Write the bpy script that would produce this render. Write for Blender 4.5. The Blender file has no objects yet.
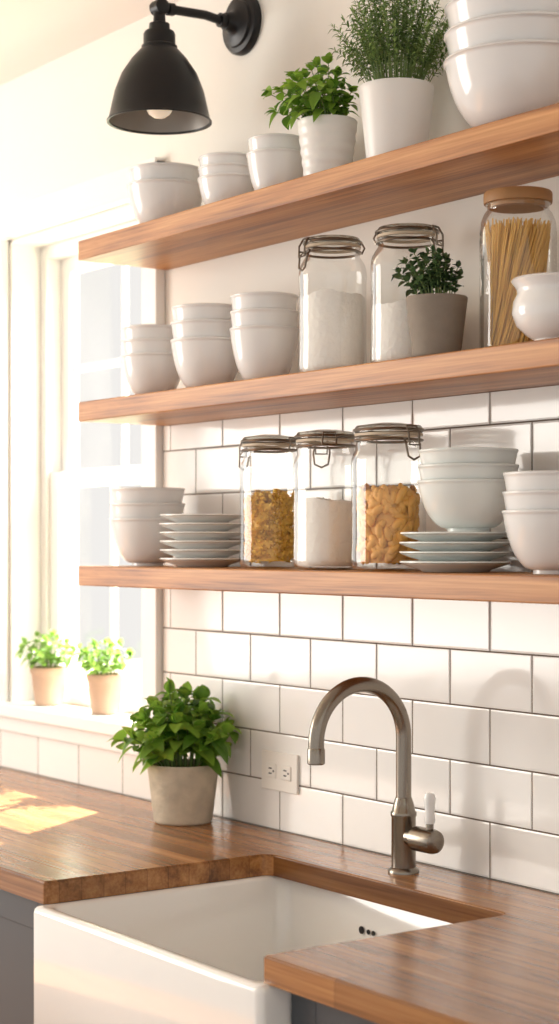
import bpy, bmesh, math, random
from mathutils import Vector, Matrix
random.seed(7)
S = bpy.context.scene
COL = S.collection
CT = 0.90           # counter top height
CAM = Vector((3.39, -2.10, 1.49))

# ---------------------------------------------------------------- materials
def new_mat(name):
    m = bpy.data.materials.new(name); m.use_nodes = True
    nt = m.node_tree; nt.nodes.clear()
    out = nt.nodes.new('ShaderNodeOutputMaterial')
    return m, nt, out
def N(nt, t, **kw):
    n = nt.nodes.new(t)
    for k, v in kw.items():
        if k in n.inputs.keys(): n.inputs[k].default_value = v
        else: setattr(n, k, v)
    return n
def L(nt, a, ao, b, bi): nt.links.new(a.outputs[ao], b.inputs[bi])
def lin(c):
    return tuple(((x/255)/12.92 if x/255 <= .04045 else ((x/255+.055)/1.055)**2.4) for x in c) + (1,)
def simple(name, rgb, rough=.5, metal=0., noise=0., nscale=40, bump=0., bscale=200, coat=0., emit=None, es=0):
    m, nt, out = new_mat(name)
    b = N(nt, 'ShaderNodeBsdfPrincipled'); b.inputs['Roughness'].default_value = rough
    b.inputs['Metallic'].default_value = metal
    b.inputs['Coat Weight'].default_value = coat
    c = lin(rgb); b.inputs['Base Color'].default_value = c
    tc = N(nt, 'ShaderNodeTexCoord')
    nz = N(nt, 'ShaderNodeTexNoise'); nz.inputs['Scale'].default_value = nscale; nz.inputs['Detail'].default_value = 5
    L(nt, tc, 'Object', nz, 'Vector')
    mx = N(nt, 'ShaderNodeMix', data_type='RGBA')
    mx.inputs[6].default_value = tuple(x*(1-noise) for x in c[:3])+(1,)
    mx.inputs[7].default_value = tuple(min(1, x*(1+noise)) for x in c[:3])+(1,)
    L(nt, nz, 'Fac', mx, 0); nt.links.new(mx.outputs[2], b.inputs['Base Color'])
    if bump:
        n2 = N(nt, 'ShaderNodeTexNoise'); n2.inputs['Scale'].default_value = bscale
        L(nt, tc, 'Object', n2, 'Vector')
        bp = N(nt, 'ShaderNodeBump'); bp.inputs['Strength'].default_value = bump; bp.inputs['Distance'].default_value = .002
        L(nt, n2, 'Fac', bp, 'Height'); L(nt, bp, 'Normal', b, 'Normal')
    if emit:
        b.inputs['Emission Color'].default_value = lin(emit); b.inputs['Emission Strength'].default_value = es
    L(nt, b, 'BSDF', out, 'Surface')
    return m

def wood(name, dark, mid, light, rough=.4, staves=None, gs=(1.0, 20, 20), fine=.32):
    m, nt, out = new_mat(name)
    b = N(nt, 'ShaderNodeBsdfPrincipled'); b.inputs['Roughness'].default_value = rough
    tc = N(nt, 'ShaderNodeTexCoord')
    mp = N(nt, 'ShaderNodeMapping'); mp.inputs['Scale'].default_value = gs
    L(nt, tc, 'Object', mp, 'Vector')
    n1 = N(nt, 'ShaderNodeTexNoise'); n1.inputs['Scale'].default_value = 1.6; n1.inputs['Detail'].default_value = 8; n1.inputs['Roughness'].default_value = .6; n1.inputs['Distortion'].default_value = .6
    L(nt, mp, 'Vector', n1, 'Vector')
    mp2 = N(nt, 'ShaderNodeMapping'); mp2.inputs['Scale'].default_value = (gs[0]*3, gs[1]*8, gs[2]*8)
    L(nt, tc, 'Object', mp2, 'Vector')
    n2 = N(nt, 'ShaderNodeTexNoise'); n2.inputs['Scale'].default_value = 1.5; n2.inputs['Detail'].default_value = 3
    L(nt, mp2, 'Vector', n2, 'Vector')
    add = N(nt, 'ShaderNodeMath', operation='MULTIPLY_ADD'); add.inputs[1].default_value = fine
    L(nt, n2, 'Fac', add, 0)
    sc = N(nt, 'ShaderNodeMath', operation='MULTIPLY'); sc.inputs[1].default_value = 1.07-fine
    L(nt, n1, 'Fac', sc, 0); L(nt, sc, 'Value', add, 2)
    cr = N(nt, 'ShaderNodeValToRGB'); e = cr.color_ramp.elements
    e[0].position = .38; e[0].color = lin(dark); e[1].position = .69; e[1].color = lin(light)
    em = e.new(.53); em.color = lin(mid)
    L(nt, add, 'Value', cr, 'Fac')
    if staves:
        sep = N(nt, 'ShaderNodeSeparateXYZ'); L(nt, tc, 'Object', sep, 'Vector')
        cmb = N(nt, 'ShaderNodeCombineXYZ'); L(nt, sep, 'X', cmb, 'X'); L(nt, sep, 'Y', cmb, 'Y')
        br = N(nt, 'ShaderNodeTexBrick'); br.offset = .37; br.offset_frequency = 2
        br.inputs['Scale'].default_value = 1; br.inputs['Brick Width'].default_value = staves[0]; br.inputs['Row Height'].default_value = staves[1]
        br.inputs['Mortar Size'].default_value = .0008; br.inputs['Mortar Smooth'].default_value = .2
        br.inputs['Color1'].default_value = (.62, .58, .54, 1); br.inputs['Color2'].default_value = (1.0, 1.0, 1.0, 1); br.inputs['Mortar'].default_value = (.36, .30, .25, 1)
        L(nt, cmb, 'Vector', br, 'Vector')
        mx = N(nt, 'ShaderNodeMix', data_type='RGBA', blend_type='MULTIPLY'); mx.inputs[0].default_value = .85
        nt.links.new(cr.outputs['Color'], mx.inputs[6]); nt.links.new(br.outputs['Color'], mx.inputs[7])
        nt.links.new(mx.outputs[2], b.inputs['Base Color'])
    else:
        L(nt, cr, 'Color', b, 'Base Color')
    bp = N(nt, 'ShaderNodeBump'); bp.inputs['Strength'].default_value = .12; bp.inputs['Distance'].default_value = .001
    L(nt, add, 'Value', bp, 'Height'); L(nt, bp, 'Normal', b, 'Normal')
    L(nt, b, 'BSDF', out, 'Surface')
    return m

def tile_mat():
    m, nt, out = new_mat('subway_tile')
    b = N(nt, 'ShaderNodeBsdfPrincipled')
    tc = N(nt, 'ShaderNodeTexCoord'); sep = N(nt, 'ShaderNodeSeparateXYZ'); L(nt, tc, 'Object', sep, 'Vector')
    ax = N(nt, 'ShaderNodeMath', operation='ADD'); ax.inputs[1].default_value = -.3518+2.125*2; L(nt, sep, 'X', ax, 0)
    az = N(nt, 'ShaderNodeMath', operation='ADD'); az.inputs[1].default_value = -.90; L(nt, sep, 'Z', az, 0)
    cmb = N(nt, 'ShaderNodeCombineXYZ'); L(nt, ax, 'Value', cmb, 'X'); L(nt, az, 'Value', cmb, 'Y')
    def brick(ms, sm):
        br = N(nt, 'ShaderNodeTexBrick'); br.offset = .5; br.offset_frequency = 2
        br.inputs['Scale'].default_value = 1; br.inputs['Brick Width'].default_value = .2125; br.inputs['Row Height'].default_value = .1
        br.inputs['Mortar Size'].default_value = ms; br.inputs['Mortar Smooth'].default_value = sm
        br.inputs['Color1'].default_value = lin((238, 236, 232)); br.inputs['Color2'].default_value = lin((248, 247, 244)); br.inputs['Mortar'].default_value = lin((106, 94, 82))
        L(nt, cmb, 'Vector', br, 'Vector'); return br
    b1 = brick(.0016, .2); b2 = brick(.005, 1.0)
    L(nt, b1, 'Color', b, 'Base Color')
    mr = N(nt, 'ShaderNodeMapRange'); mr.inputs['To Min'].default_value = .10; mr.inputs['To Max'].default_value = .9
    L(nt, b1, 'Fac', mr, 'Value'); L(nt, mr, 'Result', b, 'Roughness')
    nz = N(nt, 'ShaderNodeTexNoise'); nz.inputs['Scale'].default_value = 9; L(nt, tc, 'Object', nz, 'Vector')
    inv = N(nt, 'ShaderNodeMath', operation='SUBTRACT'); inv.inputs[0].default_value = 1; L(nt, b2, 'Fac', inv, 1)
    ma = N(nt, 'ShaderNodeMath', operation='MULTIPLY_ADD'); ma.inputs[1].default_value = .5; L(nt, nz, 'Fac', ma, 0); L(nt, inv, 'Value', ma, 2)
    bp = N(nt, 'ShaderNodeBump'); bp.inputs['Strength'].default_value = .5; bp.inputs['Distance'].default_value = .002
    L(nt, ma, 'Value', bp, 'Height'); L(nt, bp, 'Normal', b, 'Normal')
    L(nt, b, 'BSDF', out, 'Surface'); return m

def glass_mat(name, tint=(.985, .99, .985), edge=(.48, .48, .44), maxr=.6, base=.06):
    m, nt, out = new_mat(name)
    tr = N(nt, 'ShaderNodeBsdfTransparent'); tr.inputs['Color'].default_value = tint+(1,)
    tr2 = N(nt, 'ShaderNodeBsdfTransparent'); tr2.inputs['Color'].default_value = edge+(1,)
    gl = N(nt, 'ShaderNodeBsdfGlossy'); gl.inputs['Roughness'].default_value = .03
    lw = N(nt, 'ShaderNodeLayerWeight'); lw.inputs['Blend'].default_value = .12
    tc = N(nt, 'ShaderNodeTexCoord'); nz = N(nt, 'ShaderNodeTexNoise'); nz.inputs['Scale'].default_value = 14
    L(nt, tc, 'Object', nz, 'Vector')
    bp = N(nt, 'ShaderNodeBump'); bp.inputs['Strength'].default_value = .25; bp.inputs['Distance'].default_value = .003
    L(nt, nz, 'Fac', bp, 'Height'); L(nt, bp, 'Normal', gl, 'Normal')
    pw = N(nt, 'ShaderNodeMath', operation='POWER'); pw.inputs[1].default_value = 2.5; L(nt, lw, 'Facing', pw, 0)
    m1 = N(nt, 'ShaderNodeMixShader'); L(nt, pw, 'Value', m1, 'Fac'); L(nt, tr, 'BSDF', m1, 1); L(nt, tr2, 'BSDF', m1, 2)
    fr = N(nt, 'ShaderNodeMath', operation='MULTIPLY'); fr.inputs[1].default_value = maxr; 
    fa = N(nt, 'ShaderNodeMath', operation='ADD'); fa.inputs[1].default_value = base; L(nt, lw, 'Fresnel', fr, 0); L(nt, fr, 'Value', fa, 0)
    m2 = N(nt, 'ShaderNodeMixShader'); L(nt, fa, 'Value', m2, 'Fac'); L(nt, m1, 'Shader', m2, 1); L(nt, gl, 'BSDF', m2, 2)
    L(nt, m2, 'Shader', out, 'Surface'); return m

def leaf_mat(name, dark, light, trans=.35):
    m, nt, out = new_mat(name)
    b = N(nt, 'ShaderNodeBsdfPrincipled'); b.inputs['Roughness'].default_value = .42
    at = N(nt, 'ShaderNodeAttribute'); at.attribute_name = 'tint'
    cr = N(nt, 'ShaderNodeValToRGB'); e = cr.color_ramp.elements
    e[0].color = lin(dark); e[1].color = lin(light)
    L(nt, at, 'Fac', cr, 'Fac'); L(nt, cr, 'Color', b, 'Base Color')
    tl = N(nt, 'ShaderNodeBsdfTranslucent'); L(nt, cr, 'Color', tl, 'Color')
    mx = N(nt, 'ShaderNodeMixShader'); mx.inputs[0].default_value = trans
    L(nt, b, 'BSDF', mx, 1); L(nt, tl, 'BSDF', mx, 2); L(nt, mx, 'Shader', out, 'Surface'); return m

M_wall = simple('wall_paint', (238, 234, 226), .85, noise=.015, nscale=3, bump=.08, bscale=300)
M_ceil = simple('ceiling_paint', (247, 244, 239), .9, noise=.01, nscale=3)
M_trim = simple('white_trim', (240, 239, 236), .35, noise=.01)
M_tile = tile_mat()
M_shelf = wood('shelf_wood', (128, 76, 36), (180, 120, 64), (208, 152, 94), .42, fine=.38)
M_block = wood('butcher_block', (118, 74, 38), (164, 112, 64), (194, 142, 90), .25, staves=(.75, .045), gs=(.8, 17, 17), fine=.32)
M_floor = wood('floor_wood', (110, 75, 50), (150, 108, 74), (175, 130, 92), .5, staves=(1.1, .12))
M_cab = simple('cabinet_paint', (62, 68, 74), .45, noise=.02)
M_cera = simple('white_ceramic', (236, 236, 235), .16, noise=.008, nscale=8, coat=.3)
M_cerap = simple('plate_ceramic', (240, 240, 237), .18, noise=.01, nscale=8)
M_cerag = simple('pale_ceramic', (229, 234, 231), .18, noise=.01, nscale=8)
M_rimg = simple('grey_glaze', (158, 160, 152), .25, noise=.03)
M_sink = simple('fireclay', (244, 242, 238), .12, noise=.006, nscale=4, coat=.4)
M_potw = simple('white_pot', (238, 237, 234), .3, noise=.01)
M_potg = simple('grey_stoneware', (138, 128, 116), .75, noise=.12, nscale=60, bump=.2)
M_conc = simple('concrete', (196, 184, 164), .9, noise=.36, nscale=28, bump=.9, bscale=90)
M_terr = simple('beige_clay', (186, 156, 134), .85, noise=.06, nscale=45)
M_soil = simple('soil', (58, 42, 30), .95, noise=.4, nscale=180, bump=.8, bscale=200)
M_black = simple('black_metal', (30, 30, 32), .38, .4, noise=.05)
M_lin = simple('lamp_lining', (150, 145, 138), .4, .2)
M_bulb = simple('frosted_bulb', (240, 234, 222), .3, emit=(255, 236, 205), es=.35)
M_nick = simple('brushed_nickel', (142, 133, 122), .26, 1., noise=.04, nscale=90)
M_wire = simple('steel_wire', (130, 120, 108), .3, 1.)
M_brass = simple('aged_brass', (176, 150, 104), .35, 1.)
M_gask = simple('rubber_gasket', (200, 184, 160), .6)
M_glass = glass_mat('jar_glass')
M_lidg = glass_mat('lid_glass', (.74, .74, .70), (.40, .39, .36), .6, .14)
M_wglass = glass_mat('window_glass', (.99, .99, .99), (.95, .95, .95), .15, .02)
M_flour = simple('flour', (252, 249, 243), .95, noise=.04, nscale=60, bump=1., bscale=110)
M_pasta = simple('fusilli_pasta', (250, 200, 84), .5, noise=.12, nscale=60)
M_pasta2 = simple('shell_pasta', (236, 174, 82), .5, noise=.16, nscale=60)
M_spag = simple('spaghetti_pasta', (230, 184, 92), .5, noise=.12, nscale=60)
M_cork = simple('wooden_lid', (166, 122, 76), .6, noise=.15, nscale=50)
M_dark = simple('dark_slot', (25, 24, 24), .6)
M_outl = simple('outlet_plastic', (240, 236, 228), .3)
M_basil = leaf_mat('basil_leaf', (74, 122, 32), (160, 200, 80), .42)
M_rose = leaf_mat('thyme_leaf', (78, 110, 50), (154, 182, 110), .3)
M_dleaf = leaf_mat('dark_leaf', (44, 70, 40), (100, 130, 82), .2)
M_fleaf = leaf_mat('bright_leaf', (96, 140, 50), (164, 200, 100), .4)
M_stem = simple('green_stem', (104, 128, 62), .6)
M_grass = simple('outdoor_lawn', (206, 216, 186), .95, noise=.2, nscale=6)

# ---------------------------------------------------------------- mesh helpers
def obj(name, mesh, mat, parent=None, loc=(0, 0, 0), smooth=True, angle=40):
    o = bpy.data.objects.new(name, mesh); COL.objects.link(o)
    if mat: mesh.materials.append(mat)
    o.location = loc
    if parent: o.parent = parent
    if smooth:
        for p in mesh.polygons: p.use_smooth = True
        try:
            mesh.set_sharp_from_angle(angle=math.radians(angle))
        except Exception: pass
    return o
def top(o, label, cat, group=None, kind=None):
    o['label'] = label; o['category'] = cat
    if group: o['group'] = group
    if kind: o['kind'] = kind
    return o
def empty(name, loc):
    e = bpy.data.objects.new(name, None); COL.objects.link(e); e.location = loc; e.empty_display_size = .05
    return e
def struct(o, label=None):
    o['kind'] = 'structure'
    if label: o['label'] = label
    return o
def mk(name, vs, fs):
    me = bpy.data.meshes.new(name); me.from_pydata([tuple(v) for v in vs], [], fs); me.update()
    return me
def clean(me):
    bm = bmesh.new(); bm.from_mesh(me); bmesh.ops.remove_doubles(bm, verts=bm.verts, dist=1e-6)
    bmesh.ops.recalc_face_normals(bm, faces=bm.faces); bm.to_mesh(me); bm.free(); me.update(); return me
def lathe(name, prof, n=56, p=2.0, closed=False, doclean=True):
    vs, fs = [], []
    for r, z in prof:
        for i in range(n):
            a = 2*math.pi*i/n; c, s = math.cos(a), math.sin(a)
            k = 1 if p == 2 else 1/((abs(c)**p+abs(s)**p)**(1/p))*.96
            vs.append((r*k*c, r*k*s, z))
    m = len(prof)
    for j in range(m if closed else m-1):
        j2 = (j+1) % m
        for i in range(n):
            i2 = (i+1) % n
            fs.append((j*n+i, j*n+i2, j2*n+i2, j2*n+i))
    me = mk(name, vs, fs)
    return clean(me) if doclean else me
def boxes(name, bl, bevel=0., seg=2):
    bm = bmesh.new()
    for (x0, y0, z0, x1, y1, z1) in bl:
        r = bmesh.ops.create_cube(bm, size=1)
        bmesh.ops.scale(bm, vec=(x1-x0, y1-y0, z1-z0), verts=r['verts'])
        bmesh.ops.translate(bm, vec=((x0+x1)/2, (y0+y1)/2, (z0+z1)/2), verts=r['verts'])
    if bevel:
        bmesh.ops.bevel(bm, geom=bm.edges[:], offset=bevel, segments=seg, affect='EDGES', profile=.5)
    me = bpy.data.meshes.new(name); bm.to_mesh(me); bm.free(); return me
def tube(vs, fs, pts, rad, n=8, cap=True):
    pts = [Vector(p) for p in pts]
    rads = rad if isinstance(rad, (list, tuple)) else [rad]*len(pts)
    base = len(vs); up = None
    for i, p in enumerate(pts):
        if i == 0: t = pts[1]-pts[0]
        elif i == len(pts)-1: t = pts[-1]-pts[-2]
        else: t = (pts[i+1]-pts[i]).normalized()+(pts[i]-pts[i-1]).normalized()
        t = t.normalized() if t.length > 1e-9 else Vector((0, 0, 1))
        if up is None:
            up = Vector((0, 0, 1)) if abs(t.z) < .9 else Vector((1, 0, 0))
        u = (up-t*up.dot(t)).normalized(); up = u; w = t.cross(u)
        for k in range(n):
            a = 2*math.pi*k/n; vs.append(p+(u*math.cos(a)+w*math.sin(a))*rads[i])
    for i in range(len(pts)-1):
        for k in range(n):
            k2 = (k+1) % n
            fs.append((base+i*n+k, base+i*n+k2, base+(i+1)*n+k2, base+(i+1)*n+k))
    if cap:
        fs.append(tuple(base+k for k in reversed(range(n))))
        fs.append(tuple(base+(len(pts)-1)*n+k for k in range(n)))
def tubes(name, lst, n=10):
    vs, fs = [], []
    for pts, r in lst: tube(vs, fs, pts, r, n)
    return mk(name, vs, fs)

# ---------------------------------------------------------------- room shell
WX0, WX1, WZ0, WZ1 = -.78, -.065, 1.06, 2.29
wall = obj('wall_back', boxes('wall_back', [
    (-2.2, 0, 0, WX0, .2, 2.71), (WX1, 0, 0, 4.2, .2, 2.71), (WX0, 0, 0, WX1, .2, WZ0), (WX0, 0, WZ1, WX1, .2, 2.71)]), M_wall, smooth=False)
struct(wall, 'cream painted kitchen wall')
struct(obj('ceiling', boxes('ceiling', [(-2.2, -4.2, 2.71, 4.2, .2, 2.81)]), M_ceil, smooth=False))
struct(obj('floor', boxes('floor', [(-2.2, -4.2, -.1, 4.2, .2, 0)]), M_floor, smooth=False))
struct(obj('trim_1', boxes('backsplash', [(.003, -.008, .9, 4.2, -.0003, 1.757), (-2.2, -.008, .9, .003, -.0003, 1.0)]), M_tile, smooth=False), 'white glossy subway tile backsplash with dark grout')

# window
win = empty('window_1', (0, 0, 0)); struct(win, 'white double-hung window with bright daylight behind')
obj('casing', boxes('casing', [(WX1, -.026, 1.04, 0, -.0004, 2.363), (WX0-.075, -.026, 1.04, WX0, -.0004, 2.363),
    (WX0-.075, -.028, WZ1, 0, -.0004, 2.368)], .003), M_trim, win, smooth=False)
obj('window_stool', boxes('stool', [(-.9, -.05, 1.042, .012, .2, 1.075), (-.86, -.024, 1.0, 0, -.0005, 1.042)], .004), M_trim, win, smooth=False)
obj('jamb', boxes('jamb', [(WX0, 0, 1.075, WX0+.012, .2, WZ1), (WX1-.012, 0, 1.075, WX1, .2, WZ1), (WX0, 0, WZ1-.012, WX1, .2, WZ1),
    (WX0+.012, .085, 1.075, WX0+.045, .16, WZ1-.012), (WX1-.045, .085, 1.075, WX1-.012, .16, WZ1-.012), (WX0+.045, .085, WZ1-.045, WX1-.045, .16, WZ1-.012)], .002), M_trim, win, smooth=False)
sx0, sx1 = WX0+.045, WX1-.045
def sash(y0, y1, z0, z1, mz):
    b = [(sx0, y0, z0, sx0+.05, y1, z1), (sx1-.05, y0, z0, sx1, y1, z1), (sx0+.05, y0, z0, sx1-.05, y1, z0+.045), (sx0+.05, y0, z1-.04, sx1-.05, y1, z1)]
    for z in mz: b.append((sx0+.05, y0+.008, z-.009, sx1-.05, y1-.008, z+.009))
    xm = (sx0+sx1)/2; b.append((xm-.009, y0+.008, z0+.045, xm+.009, y1-.008, z1-.04))
    return b
obj('sash', boxes('lower_sash', sash(.095, .125, 1.076, 1.68, []), .002), M_trim, win, smooth=False)
obj('sash', boxes('upper_sash', sash(.128, .156, 1.64, WZ1-.045, [1.95]), .002), M_trim, win, smooth=False)
obj('window_glass', boxes('glass', [(sx0+.04, .108, 1.11, sx1-.04, .111, 1.65), (sx0+.04, .140, 1.67, sx1-.04, .143, WZ1-.08)]), M_wglass, win, smooth=False)
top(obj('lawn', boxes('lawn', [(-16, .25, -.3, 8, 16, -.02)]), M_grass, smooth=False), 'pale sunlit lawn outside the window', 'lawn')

# ---------------------------------------------------------------- shelves
for z, nm in ((2.154, 'upper'), (1.801, 'middle'), (1.442, 'lower')):
    o = obj('floating_shelf', boxes('shelf', [(.010, -.232, -.043, 2.5, -.0004 if z > 1.79 else -.0085, 0)], .0025), M_shelf, loc=(0, 0, z), smooth=False)
    if nm == 'upper': lb = 'long warm oak floating shelf holding white bowls and herb pots'
    elif nm == 'middle': lb = 'long warm oak floating shelf holding jars and stacked bowls'
    else: lb = 'long warm oak floating shelf holding plates and pasta jars'
    top(o, lb, 'shelf', 'wooden floating shelves')

# ---------------------------------------------------------------- countertop
def arc(cx, cy, r, a0, a1, n=6):
    return [(cx+r*math.cos(math.radians(a0+(a1-a0)*i/n)), cy+r*math.sin(math.radians(a0+(a1-a0)*i/n))) for i in range(n+1)]
cr = .022; CX0, CX1 = .663, 1.330
out = [(-1.6, -.0085), (-1.6, -.66)] + arc(CX0-.004, -.66+.004, .004, -90, 0, 3)
out += arc(CX0+cr, -.18-cr, cr, 180, 90)
out += arc(CX1-cr, -.18-cr, cr, 90, 0)
out += arc(CX1+.004, -.66+.004, .004, 180, 270, 3) + [(2.9, -.66), (2.9, -.0085)]
bm = bmesh.new(); vv = [bm.verts.new((x, y, .86)) for x, y in out]
f = bm.faces.new(vv); r = bmesh.ops.extrude_face_region(bm, geom=[f])
tv = [g for g in r['geom'] if isinstance(g, bmesh.types.BMVert)]
bmesh.ops.translate(bm, vec=(0, 0, .04), verts=tv); bmesh.ops.recalc_face_normals(bm, faces=bm.faces)
ed = [e for e in bm.edges if all(v in set(tv) for v in e.verts)]
bmesh.ops.bevel(bm, geom=ed, offset=.003, segments=2, affect='EDGES')
me = bpy.data.meshes.new('countertop'); bm.to_mesh(me); bm.free()
top(obj('countertop', me, M_block, smooth=False), 'oiled butcher block wooden countertop with sink cutout', 'countertop')

# cabinets
def cabinet(x0, x1, z1, doors, label):
    e = empty('base_cabinet', ((x0+x1)/2, -.3, 0)); w = (x1-x0)/2
    obj('body', boxes('cab', [(-w, -.31, .1, w, .29, z1), (-w, -.25, 0, w, .29, .1)], .001), M_cab, e, smooth=False)
    for i in range(doors):
        dw = 2*w/doors; a = -w+i*dw+.002; b = a+dw-.004; zt = z1-.004
        d = obj('door', boxes('door', [(a, -.33, .11, a+.06, -.3105, zt), (b-.06, -.33, .11, b, -.3105, zt), (a+.06, -.33, .11, b-.06, -.3105, .17), (a+.06, -.33, zt-.06, b-.06, -.3105, zt), (a+.05, -.322, .15, b-.05, -.3105, zt-.05)], .0015), M_cab, e, smooth=False)
        obj('handle', boxes('handle', [(b-.035, -.352, zt-.26, b-.025, -.345, zt-.12), (b-.034, -.346, zt-.25, b-.026, -.3295, zt-.24), (b-.034, -.346, zt-.14, b-.026, -.3295, zt-.13)], .001), M_brass, d, smooth=False)
    return top(e, label, 'cabinet', 'slate grey kitchen base cabinets')
cabinet(-1.5, .645, .8595, 3, 'slate grey painted base cabinet under the butcher block')
cabinet(1.355, 2.6, .8595, 2, 'slate grey painted base cabinet beside the white sink')
cabinet(.647, 1.353, .605, 2, 'slate grey low sink cabinet beneath the farmhouse sink')

# ---------------------------------------------------------------- sink
sk = empty('farmhouse_sink', (0, 0, 0)); top(sk, 'white fireclay farmhouse apron sink set in wooden counter', 'sink')
def rr(x0, y0, x1, y1, r, z, n=6):
    p = arc(x1-r, y1-r, r, 0, 90, n)+arc(x0+r, y1-r, r, 90, 180, n)+arc(x0+r, y0+r, r, 180, 270, n)+arc(x1-r, y0+r, r, 270, 360, n)
    return [(a, b, z) for a, b in p]
X0, X1, Y0, Y1 = .654, 1.350, -.681, -.105
IX0, IX1, IY0, IY1 = .678, 1.322, -.655, -.152
rings = []
def O(d, z): rings.append(rr(X0+d, Y0+d, X1-d, Y1-d, max(.006, .014-d), z))
def I(d, z, r=.03): rings.append(rr(IX0+d, IY0+d, IX1-d, IY1-d, r, z))
O(.006, .607); O(0, .613); O(0, .849); O(.002, .855); O(.006, .8587); O(.010, .8595)
I(-.008, .8595, .03); I(-.003, .857); I(0, .852); I(.003, .70, .034); I(.008, .665, .04); I(.02, .645, .05); I(.045, .637, .06)
n = len(rings[0]); vs = [p for rg in rings for p in rg]; fs = []
for j in range(len(rings)-1):
    for i in range(n): fs.append((j*n+i, j*n+(i+1) % n, (j+1)*n+(i+1) % n, (j+1)*n+i))
fs.append(tuple(range((len(rings)-1)*n, len(rings)*n))); fs.append(tuple(reversed(range(n))))
obj('basin', clean(mk('basin', vs, fs)), M_sink, sk, angle=50)
obj('drain', lathe('drain', [(0, 0), (.03, 0), (.034, .002), (.045, .003), (.045, 0)]), M_nick, sk, loc=(1.0, -.40, .6375))
for dx in (-.016, .004, .018):
    w = .007 if dx < 0 else .0045
    o = obj('overflow_hole', lathe('hole', [(0, 0), (w, 0), (w, .0012), (0, .0012)], 20), M_dark, sk, loc=(.934+dx, IY1-.0005+.0-.003, .797)); o.rotation_euler = (math.radians(90), 0, 0)
    o['label'] = 'small dark overflow hole'

# ---------------------------------------------------------------- faucet
fc = empty('kitchen_faucet', (.959, -.092, CT)); top(fc, 'brushed nickel gooseneck faucet with white lever behind sink', 'faucet')
obj('base', lathe('fb', [(0, 0), (.028, 0), (.028, .004), (.025, .008), (.0220, .010), (.0220, .10), (.0235, .102), (.0235, .108), (.021, .111), (.018, .125), (.0145, .135), (0, .135)]), M_nick, fc)
R = .098; zc = .244
pts = [(0, 0, .12), (0, 0, .18)]+[(0, -R+R*math.cos(a), zc+R*math.sin(a)) for a in [math.pi*i/28 for i in range(29)]]+[(0, -2*R, zc-.012)]
obj('spout', tubes('spout', [(pts, .0140)], 24), M_nick, fc)
obj('aerator', lathe('aer', [(0, 0), (.0135, 0), (.0155, .002), (.0155, .026), (.0137, .029), (0, .029)]), M_nick, fc, loc=(0, -2*R, zc-.036))
hd = obj('handle', tubes('handle', [([(.018, 0, .066), (.034, 0, .066), (.0345, 0, .066), (.036, 0, .066), (.080, 0, .066), (.088, 0, .066), (.092, 0, .066)], [.016, .016, .019, .022, .022, .020, .012])], 24), M_nick, fc)
obj('lever', tubes('lever', [([(.072, 0, .084), (.072, 0, .100)], .007)], 14), M_nick, hd)
l2 = obj('lever_grip', lathe('grip', [(0, 0), (.0085, 0), (.0100, .006), (.0085, .018), (.0095, .035), (.0108, .044), (.008, .053), (0, .055)], 24), M_cera, hd, loc=(.072, 0, .097)); l2['label'] = 'white ceramic lever grip'

# ---------------------------------------------------------------- outlet
ot = empty('electrical_outlet', (.464, -.0085, 1.022)); top(ot, 'white horizontal double power outlet on tiled backsplash', 'outlet')
obj('cover_plate', boxes('plate', [(-.063, -.006, -.040, .063, 0, .040)], .002), M_outl, ot, smooth=False)
for s in (-1, 1):
    rc = obj('receptacle', boxes('rec', [(s*.026-.017, -.0085, -.015, s*.026+.017, -.0055, .015)], .0025), M_outl, ot, smooth=False)
    for q in ((s*.026-.006, .004, s*.026+.004, .0065), (s*.026-.006, -.0065, s*.026+.004, -.004), (s*.026+.008, -.002, s*.026+.012, .002)):
        obj('slot', boxes('slot', [(q[0], -.0092, q[1], q[2], -.0082, q[3])]), M_dark, rc, smooth=False)

# ---------------------------------------------------------------- wall lamp
lp = empty('wall_lamp', (.318, 0, 2.593)); top(lp, 'matte black industrial wall lamp with bell shade', 'lamp')
o = obj('wall_plate', lathe('wp', [(0, 0), (.064, 0), (.064, .010), (.060, .016), (.050, .018), (.048, .024), (.030, .028), (.022, .034), (.018, .05), (0, .052)]), M_black, lp, loc=(0, -.0005, 0)); o.rotation_euler = (math.radians(90), 0, 0)
YL = -.212
obj('arm', tubes('arm', [([(0, -.03, 0), (0, -.052, 0), (0, -.0521, 0), (0, -.064, 0), (0, -.0641, 0), (0, -.10, .004), (0, YL+.034, .001), (0, YL+.0339, .001), (0, YL+.02, 0), (0, YL+.0199, 0), (0, YL-.012, 0)], [.0095, .0095, .015, .015, .0095, .0095, .0095, .013, .013, .0095, .0095])], 20), M_black, lp)
obj('swivel_joint', tubes('joint', [([(-.016, YL, 0), (-.014, YL, 0), (.014, YL, 0), (.016, YL, 0)], [.013, .016, .016, .013])], 20), M_black, lp)
zr = -.236
sh = obj('lamp_shade', lathe('shade', [(0, .225), (.012, .225), (.013, .205), (.021, .202), (.022, .188), (.030, .186), (.033, .180), (.033, .158), (.037, .156), (.037, .150), (.042, .146), (.058, .128), (.078, .098), (.092, .062), (.100, .026), (.1045, .006), (.108, .002), (.108, -.001), (.1035, 0), (.098, .026), (.090, .062), (.076, .097), (.056, .126), (.036, .145), (0, .146)], 72), M_black, lp, loc=(0, YL, zr), angle=30)
obj('shade_lining', lathe('lining', [(.1025, .003), (.0972, .026), (.0892, .062), (.0752, .096), (.0552, .125), (.035, .1435), (0, .1445)], 64), M_lin, sh)
obj('bulb', lathe('bulb', [(0, 0), (.012, .002), (.022, .009), (.028, .020), (.030, .032), (.027, .045), (.018, .062), (.013, .075), (.013, .12), (0, .12)], 40), M_bulb, sh, loc=(0, 0, .008))

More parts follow.
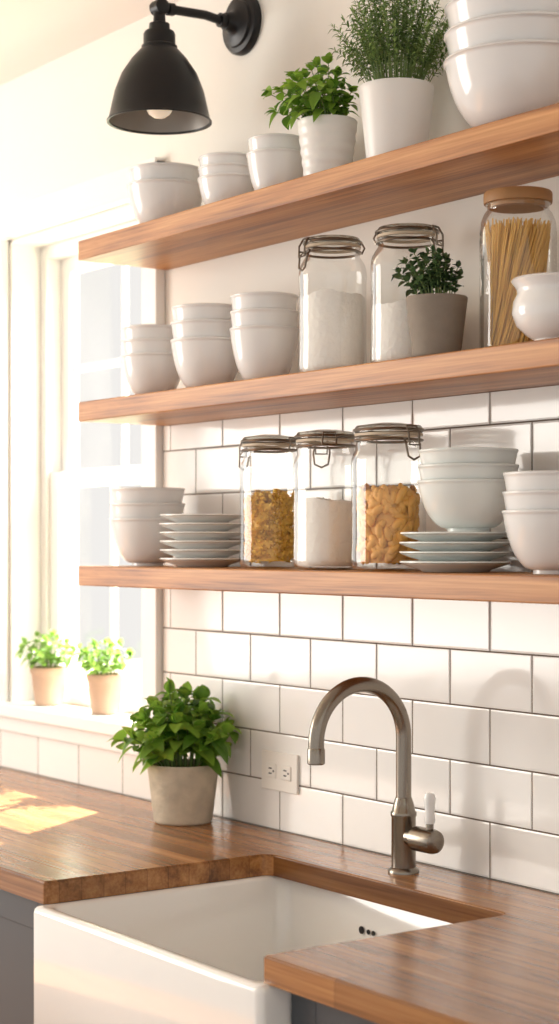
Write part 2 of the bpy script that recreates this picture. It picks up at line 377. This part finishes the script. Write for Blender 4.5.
# ---------------------------------------------------------------- bowls and plates
def bowl_mesh(R, h, foot=.46, lip=.0012):
    t = .0030
    def rad(q): return R*(foot+(1-foot)*(.78*math.sqrt(max(0, 1-(1-q)**2.2))+.22*q))
    pr = [(0, .004), (R*foot-.006, .004), (R*foot-.004, 0), (R*foot, 0), (R*foot, .006)]
    m = 18
    for i in range(1, m+1):
        q = (i/m)**1.5
        pr.append((rad(q), .006+(h-.006)*q))
    pr[-1] = (R, h-.004)
    pr += [(R+lip, h-.003), (R+lip, h), (R+lip-.001, h+.001), (R-t+.001, h+.001), (R-t, h-.002)]
    for i in range(m-1, 0, -1):
        q = (i/m)**1.5
        pr.append((rad(q)-t, .006+(h-.006)*q+.003))
    pr.append((0, .0085))
    return lathe('bowl', pr, 64)
def bowls(x, y, z, specs, label, grp, mat=None, foot=.46, lip=.0012):
    cache = {}
    for (R, h, dz) in specs:
        k = (R, h)
        if k not in cache:
            cache[k] = bowl_mesh(R, h, foot, lip)
            o = obj('bowl', cache[k], mat or M_cera, loc=(x, y, z+dz), angle=60)
        else:
            o = bpy.data.objects.new('bowl', cache[k]); COL.objects.link(o); o.location = (x, y, z+dz)
        o.rotation_euler = (0, 0, random.random()*6)
        top(o, label, 'bowl', grp)
E = .0005
zA, zB, zC = 2.154+E, 1.801+E, 1.442+E
G1, G2, G3 = 'white bowls on the top shelf', 'white bowls on the middle shelf', 'white bowls on the bottom shelf'
bowls(.195, -.12, zA, [(.083, .102, 0), (.079, .102, .034)], 'medium white ceramic bowl stacked at the shelf end', G1, foot=.40)
bowls(.436, -.12, zA, [(.062, .076, 0), (.061, .076, .021), (.060, .076, .042)], 'small white ceramic bowl in a stack of three', G1, foot=.42)
bowls(.604, -.12, zA, [(.058, .096, 0), (.055, .096, .028)], 'small deep white bowl beside a potted herb', G1, foot=.40)
bowls(1.300, -.127, zA, [(.123, .120, 0), (.122, .120, .044), (.121, .120, .088)], 'large white mixing bowl in a stack of three', G1, lip=.003, foot=.42)
bowls(.143, -.12, zB, [(.069, .096, 0), (.068, .096, .031), (.067, .096, .060)], 'white ceramic bowl in a stack at the shelf end', G2, foot=.40)
bowls(.358, -.12, zB, [(.076, .108, 0), (.075, .108, .036), (.073, .108, .068)], 'white ceramic bowl in a tall stack of three', G2, foot=.40)
bowls(.563, -.12, zB, [(.068, .112, 0), (.067, .112, .033), (.066, .112, .064)], 'white ceramic bowl stacked beside the flour jar', G2, foot=.42)
bowls(.120, -.12, zC, [(.082, .102, 0), (.081, .102, .033), (.080, .102, .066)], 'white ceramic bowl stacked next to the plates', G3, foot=.42)
bowls(1.170, -.125, zC+.0676, [(.085, .086, 0), (.084, .086, .026), (.083, .086, .052)], 'pale grey-white ceramic bowl stacked on dinner plates', G3, M_cerag, foot=.42)
bowls(1.382, -.13, zC, [(.083, .1, 0), (.082, .1, .030), (.081, .1, .060)], 'white ceramic bowl in a stack beside plates', G3, foot=.42)
# small footed bowl
o = obj('footed_bowl', lathe('footed', [(a*1.22, b*1.0) for a, b in [(0, .003), (.026, .003), (.028, 0), (.031, 0), (.030, .006), (.038, .012), (.052, .028), (.058, .048), (.056, .066), (.051, .078), (.052, .086), (.057, .094), (.059, .098), (.057, .101), (.053, .099), (.049, .089), (.048, .080), (.052, .066), (.054, .048), (.048, .030), (.034, .016), (0, .011)]], 56), M_cera, loc=(1.424, -.166, zB), angle=60)
top(o, 'small footed white bowl with a flared rim', 'bowl')
def plate_mesh(R):
    return lathe('plate', [(0, .003), (R*.6-.004, .003), (R*.6-.002, 0), (R*.6, 0), (R*.64, .004), (R*.86, .010), (R-.002, .0148), (R, .0160), (R-.0005, .0185), (R-.003, .0190), (R*.86, .0135), (R*.66, .0080), (R*.6, .0068), (0, .0068)], 72)
def plates(x, y, z, R, n, dz, label, grp, mat):
    me = plate_mesh(R)
    for i in range(n):
        if i == 0:
            o = obj('plate', me, mat, loc=(x, y, z), angle=60); me.materials.append(M_rimg)
            for p in me.polygons:
                c = p.center
                if math.hypot(c.x, c.y) > R-.004 and c.z < .0158: p.material_index = 1
        else:
            o = bpy.data.objects.new('plate', me); COL.objects.link(o); o.location = (x+random.uniform(-.0015, .0015), y+random.uniform(-.0015, .0015), z+i*dz)
        top(o, label, 'plate', grp)
plates(.338, -.12, zC, .088, 6, .0180, 'white plate with grey glazed rim in tall stack', 'white side plates on the bottom shelf', M_cerap)
plates(1.137, -.125, zC, .095, 4, .0163, 'pale plate with grey rim under stacked bowls', 'pale dinner plates on the bottom shelf', M_cerag)

# ---------------------------------------------------------------- jars
def clip_jar(x, y, z, R, H, label, p=2.0, face=-90, squat=.80):
    e = empty('glass_jar', (x, y, z)); nr = R*squat
    zb = H-.062
    prof = [(0, .004), (R*.6, .003), (R*.8, 0), (R*.93, .003), (R*.99, .010), (R, .018), (R, .03), (R*.985, .05), (R*.985, zb-.03), (R, zb-.014), (R*.99, zb-.004), (R*.95, zb+.006), (R*.88, zb+.014), (nr, zb+.022), (nr*.97, zb+.028), (nr*.97, zb+.036), (nr*1.02, zb+.038)]
    obj('jar_body', lathe('jar', prof, 72, p), M_glass, e, angle=60)
    obj('gasket', lathe('gasket', [(nr*.90, zb+.0385), (nr*1.03, zb+.0385), (nr*1.03, zb+.0430), (nr*.90, zb+.0430)], 48, p, closed=True), M_gask, e)
    obj('jar_lid', lathe('lid', [(nr*.99, zb+.0432), (nr*1.02, zb+.045), (nr*1.02, zb+.053), (nr*.97, zb+.057), (nr*.80, zb+.0585), (nr*.72, zb+.0575), (nr*.5, zb+.061), (0, zb+.062)], 64, p), M_lidg, e)
    def rp(r, zz, a0=0., a1=2*math.pi, n=40):
        out = []
        for i in range(n+1):
            a = a0+(a1-a0)*i/n; c, s = math.cos(a), math.sin(a)
            q = r if p == 2 else r/((abs(c)**p+abs(s)**p)**(1/p))*.96
            out.append((q*c, q*s, zz))
        return out
    fr = math.radians(face)
    obj('neck_wire', tubes('band', [(rp(nr*1.0+.001, zb+.031), .0024)], 8), M_wire, e)
    obj('lid_wire', tubes('band', [(rp(nr*1.03+.001, zb+.049), .0026)], 8), M_wire, e)
    d = nr*1.03+.004
    rot = Matrix.Rotation(fr, 3, 'Z')
    def part(nm, cl):
        cl = [([rot @ Vector((a, b, c+zb)) for a, b, c in q], r) for q, r in cl]
        obj(nm, tubes(nm, cl, 8), M_wire, e)
    part('clasp', [([(d+.003, -.017, .031), (d-.003, -.014, .031), (d+.004, -.016, .022), (d+.007, -.013, .0), (d+.006, 0, -.006), (d+.007, .013, .0), (d+.004, .016, .022), (d-.003, .014, .031), (d+.003, .017, .031)], .0020)])
    part('clasp_loop', [([(d-.002, 0, .055), (d-.001, -.011, .054), (d+.007, -.012, .040), (d+.008, -.011, .020), (d+.008, .011, .020), (d+.007, .012, .040), (d-.001, .011, .054), (d-.002, 0, .055)], .0019)])
    part('hinge', [([(-d+.002, -.013, .031), (-d-.004, -.013, .042), (-d+.002, -.011, .054), (-d+.002, .011, .054), (-d-.004, .013, .042), (-d+.002, .013, .031)], .0018)])
    return top(e, label, 'jar', 'clip-top glass storage jars')
def flour(x, y, z, R, h, p=2.0):
    nA, rnd = 56, random.Random(int(x*1000))
    me = lathe('flour', [(0, .006), (R*.85, .006), (R*.94, .012), (R*.965, .02), (R*.970, h-.004), (R*.965, h+.002), (R*.9, h+.001), (R*.75, h+.001), (R*.6, h+.003), (R*.45, h+.002), (R*.3, h+.001), (R*.15, h+.004), (0, h+.005)], nA, p)
    ph = rnd.random()*6
    for v in me.vertices:
        if v.co.z > h-.003:
            a = math.atan2(v.co.y, v.co.x); v.co.z += .0045*math.sin(a*2+ph)+.0022*math.sin(a*5+ph*2)+.001*math.sin(v.co.x*300+v.co.y*170)
    top(obj('flour', me, M_flour, loc=(x, y, z)), 'white flour filling a glass jar', 'flour', kind='stuff')
def pasta(x, y, z, R, h, kind, mat, name, label):
    vs, fs = [], []
    rnd = random.Random(5 if kind == 'spiral' else 8)
    core = R*.68
    m = 28; zt = h-.024
    for zz, rr_ in ((.014, core), (zt, core)):
        for i in range(m):
            a = 2*math.pi*i/m; vs.append(Vector((rr_*math.cos(a), rr_*math.sin(a), zz)))
    for i in range(m): fs.append((i, (i+1) % m, m+(i+1) % m, m+i))
    fs.append(tuple(range(m, 2*m)))
    npc = 300
    for k in range(npc):
        topp = k > npc*.8
        a = rnd.random()*2*math.pi
        if topp: r = R*.68*math.sqrt(rnd.random()); zz = h-.016+rnd.uniform(-.006, .008)
        else: r = R*rnd.uniform(.66, .78); zz = rnd.uniform(.022, h-.012)
        c = Vector((r*math.cos(a), r*math.sin(a), zz))
        b = len(vs)
        if kind == 'spiral':
            rot = Matrix.Rotation(a, 3, 'Z') @ Matrix.Rotation(rnd.uniform(0, 6.3), 3, 'X') @ Matrix.Rotation(rnd.uniform(-.2, .2), 3, 'Z')
            ln, w, ns = .028, .0062, 19
            for i in range(ns):
                q = i/(ns-1); th = q*math.pi*3.4
                for s in (-1, 0, 1):
                    vs.append(c+rot @ Vector((s*w*math.cos(th), (q-.5)*ln, s*w*math.sin(th))))
            for i in range(ns-1):
                for s in range(2): fs.append((b+i*3+s, b+i*3+s+1, b+(i+1)*3+s+1, b+(i+1)*3+s))
        else:
            rot = Matrix.Rotation(a, 3, 'Z') @ Matrix.Rotation(rnd.uniform(0, 6.3), 3, 'X') @ Matrix.Rotation(rnd.uniform(-1.2, 1.2), 3, 'Y')
            nu, nv = 9, 7; ln = .0130
            for i in range(nu):
                q = -1+2*i/(nu-1)
                for j in range(nv):
                    t = -1+2*j/(nv-1); rad = ln*.62*math.sqrt(max(0, 1-(q*.95)**2))
                    rad *= 1.09 if i % 2 else .91
                    vs.append(c+rot @ Vector((rad*math.cos(t*2.1)*.9, q*ln, rad*math.sin(t*2.1))))
            for i in range(nu-1):
                for j in range(nv-1): fs.append((b+i*nv+j, b+i*nv+j+1, b+(i+1)*nv+j+1, b+(i+1)*nv+j))
    o = obj(name, mk(name, vs, fs), mat, loc=(x, y, z), angle=60)
    top(o, label, 'pasta', kind='stuff')
clip_jar(.785, -.12, zB, .064, .263, 'large clip-top glass jar half full of flour', face=-100)
flour(.785, -.12, zB, .064, .148)
clip_jar(.985, -.105, zB, .066, .256, 'large clip-top glass jar of flour behind a grey pot', face=20)
flour(.985, -.105, zB, .066, .112)
PJ = 2.5
clip_jar(.580, -.12, zC, .058, .262, 'clip-top glass jar filled with spiral pasta', p=PJ, face=200, squat=.88)
pasta(.580, -.12, zC, .0575, .150, 'spiral', M_pasta, 'fusilli', 'golden spiral pasta filling a glass jar')
clip_jar(.763, -.12, zC, .060, .262, 'clip-top glass jar of flour between pasta jars', p=PJ, face=150, squat=.88)
flour(.763, -.12, zC, .060, .125, PJ)
clip_jar(.951, -.12, zC, .066, .264, 'clip-top glass jar filled with shell pasta', p=PJ, face=0, squat=.88)
pasta(.951, -.12, zC, .0655, .152, 'shell', M_pasta2, 'shell_pasta', 'golden shell pasta filling a glass jar')

# spaghetti jar
sj = empty('glass_jar', (1.254, -.090, zB)); top(sj, 'tall glass jar of spaghetti with a wooden lid', 'jar')
R = .064
obj('jar_body', lathe('sj', [(0, .004), (R*.8, 0), (R*.95, .004), (R, .015), (R, .205), (R*.97, .222), (R*.88, .236), (R*.80, .242), (R*.80, .250), (R*.84, .252)], 64), M_glass, sj)
o = obj('lid', lathe('sl', [(0, .246), (R*.76, .246), (R*.77, .2525), (R*.88, .253), (R*.89, .256), (R*.89, .269), (R*.86, .272), (0, .272)], 48), M_cork, sj); o['label'] = 'round wooden lid'
vs, fs = [], []; rnd = random.Random(4)
for i in range(420):
    a = rnd.random()*6.283; r = .054*math.sqrt(rnd.uniform(.15, 1)); tw = 1.25+rnd.uniform(-.3, .3)
    p0 = Vector((r*math.cos(a)*.86-.004, r*math.sin(a)*.86, .008)); p1 = Vector((r*math.cos(a+tw)*1.04, r*math.sin(a+tw)*1.04, .214+rnd.uniform(-.014, .010)))
    pm = (p0+p1)/2
    tube(vs, fs, [p0, pm, p1], .0012, 5)
top(obj('spaghetti', mk('spag', vs, fs), M_spag, loc=(1.254, -.090, zB)), 'dry yellow spaghetti strands standing in glass jar', 'pasta', kind='stuff')

# ---------------------------------------------------------------- plants
class Fol:
    def __init__(s): s.v = []; s.f = []; s.t = []
    def leaf(s, base, d, nrm, ln, w, droop=.3, cup=.25, nl=6):
        d = d.normalized(); side = d.cross(nrm)
        side = side.normalized() if side.length > 1e-5 else Vector((1, 0, 0))
        up = side.cross(d).normalized(); b = len(s.v); tint = random.random()
        for i in range(nl+1):
            q = i/nl; wd = w*.5*(math.sin(math.pi*min(1, q*.93+.05)**.8))**.9 if 0 < q < 1 else w*.02
            c = base+d*(ln*q)-Vector((0, 0, 1))*(droop*ln*q*q)+up*(.08*ln*math.sin(q*3.1))
            for k in (-1, -.5, 0, .5, 1):
                s.v.append(c+side*(wd*k)+up*(cup*wd*(abs(k)**1.3))); s.t.append(tint)
        for i in range(nl):
            for k in range(4): s.f.append((b+i*5+k, b+i*5+k+1, b+(i+1)*5+k+1, b+(i+1)*5+k))
    def make(s, name, mat, parent):
        me = mk(name, s.v, s.f); at = me.attributes.new('tint', 'FLOAT', 'POINT')
        for i, t in enumerate(s.t): at.data[i].value = t
        return obj(name, me, mat, parent, angle=180)
def rv(a=1): return Vector((random.uniform(-a, a), random.uniform(-a, a), random.uniform(-a, a)))
def bush(e, z0, ns, H, spread, ln, w, mat, nodes=4, stem_r=.0016, droop=.3, minh=.4, ball=.02, ax=0, ay=0, ymax=None, fall=.5):
    F = Fol(); st = []
    for i in range(ns):
        a = 2.39996*i+random.uniform(-.3, .3); q = math.sqrt((i+.5)/ns)
        hh = H*(1-fall*q*q)*random.uniform(.8, 1.05); hh = max(hh, H*minh)
        out = spread*q*random.uniform(.8, 1.1)
        b0 = Vector((ball*math.cos(a)*q, ball*math.sin(a)*q, z0))
        tip = Vector((out*math.cos(a)+ax*q, out*math.sin(a)+ay*q, z0+hh))
        if ymax is not None: tip.y = min(tip.y, ymax)
        mid = b0*.5+tip*.5+Vector((0, 0, hh*.14))-Vector((tip.x, tip.y, 0))*.12
        P = [b0*(1-t)**2+mid*2*t*(1-t)+tip*t*t for t in [j/6 for j in range(7)]]
        st.append((P, [stem_r*(1-.5*j/6) for j in range(7)]))
        ph = random.random()*3
        for nn in range(nodes):
            t = .35+.62*nn/max(1, nodes-1); j = min(5, int(t*6)); c = P[j].lerp(P[j+1], t*6-j); td = (P[j+1]-P[j]).normalized()
            ph += math.pi/2
            x = td.orthogonal().normalized(); y = td.cross(x)
            for sg in (0, math.pi):
                sd = x*math.cos(ph+sg)+y*math.sin(ph+sg)
                dd = (sd+td*random.uniform(.2, .6)+rv(.25)); sz = random.uniform(.65, 1.1)*(1.0-.25*t)
                if ymax is not None and c.y+dd.normalized().y*ln*sz > ymax: dd.y = -abs(dd.y)*.4
                F.leaf(c, dd, td+Vector((0, 0, .6)), ln*sz, w*sz, droop*random.uniform(.4, 1.4))
        for k in range(3):
            dd = td+rv(.7)
            if ymax is not None: dd.y = min(dd.y, .1)
            F.leaf(P[-1], dd, Vector((0, 0, 1))+rv(.4), ln*.6*random.uniform(.7, 1.1), w*.55, droop*.5)
    vs, fs = [], []
    for P, r in st: tube(vs, fs, P, r, 6)
    obj('stems', mk('stems', vs, fs), M_stem, e)
    F.make('foliage', mat, e)
def pot(e, prof_r0, r1, h, mat, ridges=0, rim=.0):
    t = .005; pr = [(0, 0), (prof_r0-.003, 0), (prof_r0, .003)]
    m = 40 if ridges else 24
    for i in range(1, m+1):
        q = i/m; rr_ = prof_r0+(r1-prof_r0)*q
        if ridges and .15 < q < .95: rr_ += .0008*math.sin(q*ridges*2*math.pi)
        if rim and q > .86: rr_ += rim
        pr.append((rr_, .003+(h-.005)*q))
    pr += [(r1+rim-.001, h), (r1-t+.001, h), (r1-t, h-.002), (r1-t-.002, h-.018)]
    pr += [(0, h-.018)]
    obj('pot', lathe('pot', pr, 56), mat, e, angle=50)
    obj('soil', lathe('soil', [(r1-t-.003, h-.0175), (r1*.6, h-.012), (0, h-.010)], 32), M_soil, e)
# basil on counter
e = empty('potted_basil', (.245, -.108, CT+E)); top(e, 'bushy green basil in a rough concrete pot on counter', 'plant')
pot(e, .062, .077, .125, M_conc)
bush(e, .11, 36, .165, .125, .066, .048, M_basil, nodes=4, stem_r=.0022, droop=.3, ball=.045, minh=.33, ax=-.005, ymax=.07, fall=.6)
# white pot herb shelf 1
e = empty('potted_herb', (.769, -.12, zA)); top(e, 'leafy green herb in a ridged white ceramic pot', 'plant')
pot(e, .042, .0565, .128, M_potw, ridges=6)
bush(e, .116, 26, .115, .088, .040, .028, M_basil, nodes=4, stem_r=.0014, droop=.3, ball=.03, ax=-.008, ay=-.04, minh=.22, ymax=.09, fall=.6)
# thyme in larger white pot
e = empty('potted_thyme', (.973, -.12, zA)); top(e, 'feathery green thyme in a smooth white ceramic pot', 'plant')
pot(e, .052, .067, .149, M_potw)
bush(e, .135, 130, .235, .125, .022, .0054, M_rose, nodes=13, stem_r=.0008, droop=.25, ball=.05, minh=.3, ymax=.10, fall=.6)
# grey pot
e = empty('potted_plant', (1.148, -.176, zB)); top(e, 'small dark-leaved plant in a grey stoneware pot', 'plant')
pot(e, .040, .052, .103, M_potg)
bush(e, .09, 26, .100, .062, .024, .017, M_dleaf, nodes=5, stem_r=.0012, droop=.2, ball=.03, ax=-.022, minh=.3, ymax=.03)
# sill plants
for x, y, s, lb in ((-.625, .035, 1.0, 'small bright herb in beige clay pot on windowsill'), (-.335, .035, .95, 'small bright herb in tan clay pot near window frame')):
    e = empty('potted_herb', (x, y, 1.0755)); top(e, lb, 'plant', 'small herb pots on the windowsill')
    pot(e, .036*s, .048*s, .098, M_terr, rim=.002)
    bush(e, .085, 20, .10*s, .095, .034, .025, M_fleaf, nodes=3, stem_r=.0013, droop=.3, ball=.03, minh=.3, ymax=.03)

# ---------------------------------------------------------------- lights and world
w = bpy.data.worlds.new('world'); S.world = w; w.use_nodes = True
nt = w.node_tree; nt.nodes.clear()
bg = nt.nodes.new('ShaderNodeBackground'); wo = nt.nodes.new('ShaderNodeOutputWorld')
bg.inputs['Color'].default_value = (1.0, .975, .94, 1); bg.inputs['Strength'].default_value = .93
nt.links.new(bg.outputs[0], wo.inputs[0])
def area(name, loc, tgt, sx, sy, e, col):
    l = bpy.data.lights.new(name, 'AREA'); l.shape = 'RECTANGLE'; l.size = sx; l.size_y = sy; l.energy = e; l.color = col
    o = bpy.data.objects.new(name, l); COL.objects.link(o); o.location = loc
    o.rotation_euler = (Vector(tgt)-Vector(loc)).to_track_quat('-Z', 'Y').to_euler(); return o
area('window_daylight', (.5, 1.5, 3.2), (-.6, 0, 1.6), 1.8, 1.2, 300, (1, .97, .92))
area('room_fill', (-2.6, -2.9, 1.8), (.8, 0, 1.5), 1.8, 1.8, 100, (1, .94, .86))  # added fill lamp out of view, stands in for assumed other windows
s = bpy.data.lights.new('sun', 'SUN'); s.energy = 32; s.angle = math.radians(.6); s.color = (1, .92, .80)
so = bpy.data.objects.new('sun', s); COL.objects.link(so); so.rotation_euler = Vector((.52, -.80, -.98)).to_track_quat('-Z', 'Y').to_euler()

S.view_settings.view_transform = 'Standard'

# ---------------------------------------------------------------- camera
cd = bpy.data.cameras.new('camera'); co = bpy.data.objects.new('camera', cd); COL.objects.link(co)
co.location = CAM
fwd = Vector((-math.cos(math.radians(35.5)), math.sin(math.radians(35.5)), 0))
co.rotation_euler = fwd.to_track_quat('-Z', 'Y').to_euler()
cd.sensor_fit = 'VERTICAL'; cd.sensor_height = 36; cd.lens = 1750/1024*36; cd.shift_y = 32/1024
cd.clip_start = .05; cd.clip_end = 100
cd.dof.use_dof = True; cd.dof.focus_distance = 3.1; cd.dof.aperture_fstop = 3.8
S.camera = co
